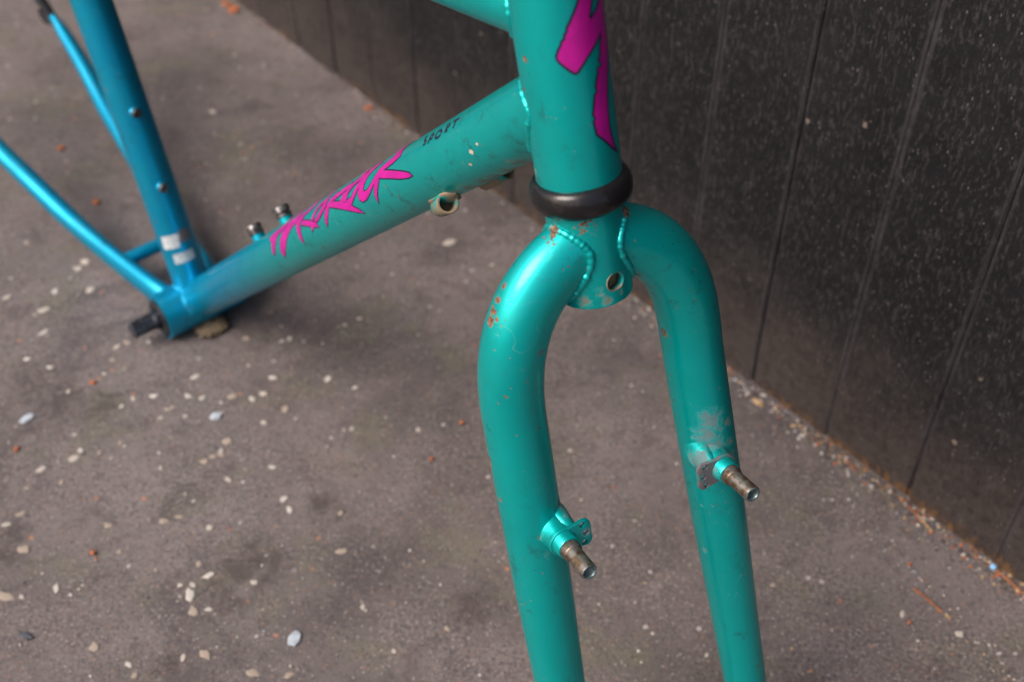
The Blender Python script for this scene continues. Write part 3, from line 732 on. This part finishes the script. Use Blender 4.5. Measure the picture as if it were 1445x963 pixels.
    v, f = lathe([(6.5, 22.6), (6.2, 23.4), (5.9, 27.2), (5.5, 27.8), (0.01, 27.8)], o0, FW, 36)
    new_obj('collar', v, f, P, blade)
    prof = [(0.01, 27.6), (5.0, 27.6), (5.1, 28.6), (4.9, 31.0), (4.3, 31.6), (4.15, 32.2), (4.15, 45.9), (3.9, 46.7)]
    v, f = lathe(prof, o0, FW, 36); f = f[:-1]
    new_obj('brake_stud', v, f, M['steel'], blade, sharp=40)
    prof = [(3.95, 46.6), (3.7, 46.85), (3.1, 46.8)]
    for i in range(9):
        z0 = 46.2 - i * 1.1; prof += [(2.55, z0 - 0.15), (2.55, z0 - 0.4), (3.05, z0 - 0.8), (3.05, z0 - 0.95)]
    prof.append((0.01, 36.0))
    v, f = lathe(prof, o0, FW, 32); f = f[:-2] + f[-1:]
    new_obj('thread', v, f, M['thread'], blade, sharp=30)

# ------------------------------------------------------------------ stones set in the paving
PEB = [(-408,713,7.4),(-386,703,6.7),(-339,696,4.8),(-363,675,6.6),(-262,692,10.5),(-198,691,7.5),(-152,690,8.6),(-308,667,7.0),(-292,670,7.6),(-264,670,6.9),(-252,668,6.3),(-228,670,10.3),(-211,667,8.5),(-203,673,7.4),(-183,656,8.4),(-274,657,5.7),(-281,646,5.1),(-262,648,5.1),(-198,641,6.1),(-223,621,10.5),(-237,600,7.6),(-232,605,6.0),(-336,611,6.2),(-339,603,10.2),(-361,592,10.2),(-342,579,6.1),(-184,594,7.5),(-171,563,7.9),(-165,553,7.3),(-363,549,7.2),(-296,538,8.5),(-257,542,7.4),(-352,517,10.8),(-371,539,8.2),(-253,499,4.6),(-122,515,10.1),(-319,483,8.9),(-352,476,13.1),(-341,476,5.8),(-214,494,8.6),(-224,486,7.1),(-233,486,5.1),(-224,478,12.1),(-219,464,10.9),(-209,466,6.5),(-181,488,7.0),(-280,436,9.0),(-219,428,7.3),(-205,431,9.2),(-254,423,6.4),(-171,417,10.5),(-147,415,7.1),(-248,415,5.8),(-238,561,3.7),(-246,568,3.2),(-127,550,5.2),(-59,870,16),(-322,1095,10),(-393,842,12),(-397,832,10),(-409,800,10),(-378,802,10),(-412,775,12),(-403,746,10),(-336,728,8.3),(-328,733,8.3),(-310,734,7.6),(-228,739,7.5),(303,446,7.0),(268,462,6.0),(183,486,4.5),(-74,633,5.0),(98,497,3.1),(-449,792,10.0),(-44,450,5.0),(-79,433,5.0),(-12,523,3.1),(-500,900,9),(-455,870,8),(-470,760,9),(-430,640,7),(-300,760,5),(60,470,3),(130,430,4),(20,560,3)]
rs_ = random.Random(21)
PEB += [(rs_.gauss(-255, 75), rs_.gauss(610, 95), rs_.choice((3.2, 3.8, 4.6, 5.4, 6.4))) for _ in range(32)]
def stone_mesh(seed, mat):
    bm = bmesh.new(); bmesh.ops.create_icosphere(bm, subdivisions=2, radius=0.5)
    for v in bm.verts:
        q = v.co.copy(); k = 1 + 0.62 * mnoise.noise(V3((q.x, q.y, 0)) * 2.6 + V3((seed * 7.1, 0, 0))) + 0.25 * mnoise.noise(q * 6 + V3((seed, 3, 0)))
        v.co = V3((q.x * k, q.y * k, math.copysign(min(abs(q.z), 0.22), q.z)))
    me = bpy.data.meshes.new('stone'); bm.to_mesh(me); bm.free(); me.shade_smooth(); me.materials.append(mat); return me
SM = [stone_mesh(i, M['pebble%d' % (i % 3)]) for i in range(9)]
for i, (x, y, s) in enumerate(PEB):
    o = bpy.data.objects.new('stone', SM[rng.randrange(9)]); COL.objects.link(o); o.parent = ground
    s *= 0.82
    o.location = (x * MM, y * MM, 0.0003)
    o.scale = (s * MM * rng.uniform(0.9, 1.15), s * MM * rng.uniform(0.6, 0.85), min(s * 0.3, 2.4) * MM)
    o.rotation_euler = (rng.uniform(-.1, .1), rng.uniform(-.1, .1), rng.uniform(0, 6.28))

# flakes, leaf, crumbs, twigs lying about
def flake(name, x, y, w, h, rot, mat, text, cat, seed, group=None, th=0.0009):
    rr = random.Random(seed); n = 13
    pl = []
    for k in range(n):
        a = 2 * math.pi * k / n; r = rr.uniform(0.7, 1.1); pl.append((math.cos(a) * w / 2 * r, math.sin(a) * h / 2 * r))
    c, s = math.cos(rot), math.sin(rot)
    pl = [(a * c - b * s, a * s + b * c) for a, b in pl]
    zc = [rr.uniform(0.0, 0.0009) for _ in pl]
    v = [(a * MM, b * MM, 0.0002 + z) for (a, b), z in zip(pl, zc)] + [(a * MM * 0.93, b * MM * 0.93, 0.0002 + th + z) for (a, b), z in zip(pl, zc)] + [(0, 0, th + 0.0012), (0, 0, 0.0003)]
    f = [(i, (i + 1) % n, n + (i + 1) % n, n + i) for i in range(n)] + [(n + i, n + (i + 1) % n, 2 * n) for i in range(n)] + [((i + 1) % n, i, 2 * n + 1) for i in range(n)]
    o = new_obj(name, v, f, mat, sharp=30, scale=1); o.location = (x * MM, y * MM, 0.0)
    return label(o, text, cat, group)
flake('paint_flake', -387.7, 644.5, 8.5, 14, -0.6, M['flake'], 'pale blue flake lying beside a dark stain on the paving', 'flake', 11)
flake('paint_flake', -237, 647.6, 10.5, 10, 0.2, M['flake'], 'pale blue flake among the cream stones in front of the bottom bracket', 'flake', 12)
flake('paint_flake', -147, 442, 11, 13.5, 0.1, M['flake'], 'ragged pale blue flake lying alone on open paving', 'flake', 13)
flake('dead_leaf', -328.4, 444.2, 13, 5, -0.5, M['leaf'], 'small narrow dark grey leaf on the paving', 'leaf', 14)
CRUMBS = [(-345,685,5),(-386,612,5),(-301,513,4.5),(-466,1025,8),(-406,932,9),(-155,1102,9),(-338,1322,17),(-350,1336,12),(-62,602,4),(-40,640,3.5),(283,503,3),(271,455,2.5)]
for i, (x, y, s) in enumerate(CRUMBS):
    flake('orange_crumb', x, y, s * 1.2, s * 0.8, i * 1.3, M['orange'], 'small orange brown crumb scattered on the paving', 'crumb', 30 + i, 'orange crumbs on the paving', 0.0013)

def twig(name, a, b, r, mat, text, cat='twig', bend=2.0, za=0.0012, zb=0.0012):
    A = V3((a[0], a[1], za * 1000)); B = V3((b[0], b[1], zb * 1000)); pts = []
    side = V3((-(B - A).y, (B - A).x, 0)).normalized(); n = 12
    for i in range(n):
        t = i / (n - 1); pts.append(A.lerp(B, t) + side * (bend * math.sin(math.pi * t) + 0.25 * mnoise.noise(V3((i * 0.7, r, a[0])))))
    rad = [r * (1 + 0.3 * mnoise.noise(V3((i * 0.9, a[1], 0)))) * (0.7 if i in (0, n - 1) else 1) for i in range(n)]
    rs = rings(pts, rad, 10, V3((0, 0, 1))); v, f = skin_rings(rs)
    return label(new_obj(name, v, f, mat, None, sharp=60), text, cat)
twig('twig', (280.4, 482.5), (295.5, 462.6), 0.9, M['twig'], 'orange brown twig lying alone on the paving near the wall', bend=0.9)
twig('twig', (297.5, 460.4), (300.0, 457.6), 1.1, M['straw'], 'stubby yellowish bit of twig at the end of the orange twig', bend=0.1)
twig('twig', (296.1, 552.7), (306.5, 531.8), 0.8, M['straw'], 'long pale straw coloured twig in the grit at the wall foot', bend=0.6)
twig('twig', (294.0, 556.0), (299.5, 546.0), 1.0, M['twig'], 'short rusty twig against the pale twig at the wall foot', bend=0.4)
twig('twig', (258, 601.2), (264, 588.4), 0.8, M['twig'], 'thin rusty twig in the grit below the boards', bend=-0.5)
twig('twig', (338, 504), (356, 478), 1.0, M['twig'], 'dark orange twig beside the blue bead at the wall foot', bend=0.8)
twig('twig', (357, 487), (364, 481), 0.7, M['straw'], 'tiny pale straw beyond the blue bead', bend=0.2)
twig('twig', (304, 548), (309, 556), 0.6, M['straw'], 'crooked pale straw leaning on the wall foot', bend=0.6, zb=0.004)
flake('bark_chip', 199.4, 661.7, 12, 4.5, -0.75, M['straw'], 'pale yellow chip of bark beside the wall behind the fork', 'bark chip', 41, None, 0.002)

bm = bmesh.new(); bmesh.ops.create_icosphere(bm, subdivisions=3, radius=2.2)
for v_ in bm.verts: v_.co *= 1 + 0.06 * mnoise.noise(v_.co * 1.3)
vv = [tuple(v_.co) for v_ in bm.verts]; ff = [tuple(x.index for x in q.verts) for q in bm.faces]; bm.free()
bead = new_obj('blue_bead', vv, ff, M['bead'], sharp=80); bead.location = (0.3413, 0.5000, 0.0021)
label(bead, 'pale blue round bead in the grit at the wall foot', 'bead')

# grit gathered at the foot of the wall and in the shallow track beside it
V = []; Fc = []; MI = []
bm = bmesh.new(); bmesh.ops.create_icosphere(bm, subdivisions=1, radius=1.0)
iv = [v_.co.copy() for v_ in bm.verts]; fi = [tuple(x.index for x in q.verts) for q in bm.faces]; bm.free()
def grit(p, s, mi):
    b = len(V); q = Matrix.Rotation(rng.uniform(0, 6.28), 3, 'Z'); sx, sy, sz = s * rng.uniform(.7, 1.3), s * rng.uniform(.6, 1), s * rng.uniform(.35, .75)
    for c in iv:
        k = 1 + rng.uniform(-.22, .22); w = q @ V3((c.x * sx * k, c.y * sy * k, c.z * sz * k)); V.append((p[0] + w.x, p[1] + w.y, s * 0.25 + w.z))
    for t in fi: Fc.append(tuple(i + b for i in t)); MI.append(mi)
for i in range(1500):
    s = rng.uniform(-0.52, -0.02) if i % 5 else rng.uniform(0.0, 0.8)
    dens = 0.5 + 0.5 * math.sin(s * 31 + 1.0) * math.sin(s * 13)
    off = abs(rng.gauss(0, 0.006 + 0.005 * dens)) + 0.0005
    p = WC + WD * s + WN * off
    grit(p, rng.choice((0.5, 0.6, 0.8, 1.1, 1.6)) * MM, rng.choices((0, 1, 2, 3, 4), (10, 3, 1.2, 1, .4))[0])
for i in range(900):
    p = WC + WD * rng.uniform(-0.49, -0.26) + WN * (abs(rng.gauss(0, 0.0055)) + 0.0005)
    grit(p, rng.choice((0.5, 0.7, 0.9, 1.3, 1.8)) * MM, rng.choices((0, 1, 2, 3, 4, 5), (8, 1.5, 1.6, 1.2, .2, 8))[0])
A, B, C2 = V3((0.250, 0.573, 0)), V3((0.2969, 0.4662, 0)), V3((0.335, 0.40, 0))
for i in range(420):
    t = rng.random(); p = (A.lerp(B, t * 2) if t < .5 else B.lerp(C2, t * 2 - 1)) + V3((rng.gauss(0, .006), rng.gauss(0, .006), 0))
    grit(p, rng.choice((0.35, 0.5, 0.6, 0.9)) * MM, rng.choices((0, 1, 2, 3, 4), (10, 4, 1, 1, .4))[0])
for i in range(1500):
    p = V3((rng.uniform(-0.5, 0.42), rng.uniform(0.40, 1.1), 0))
    if (p - WC).dot(WN) < 0.004: continue
    grit(p, rng.choice((0.35, 0.45, 0.6, 0.8, 1.2)) * MM, rng.choices((0, 1, 2, 3, 4), (8, 6, 1.2, 1, .4))[0])
go = new_obj('grit', V, Fc, M['gravel'], smooth=False, scale=1)
for m_ in ('pebble1', 'orange', 'straw', 'flake', 'mud'): go.data.materials.append(M[m_])
go.data.polygons.foreach_set('material_index', MI)
label(go, 'fine loose grit along the foot of the black wall', 'grit', kind='stuff')
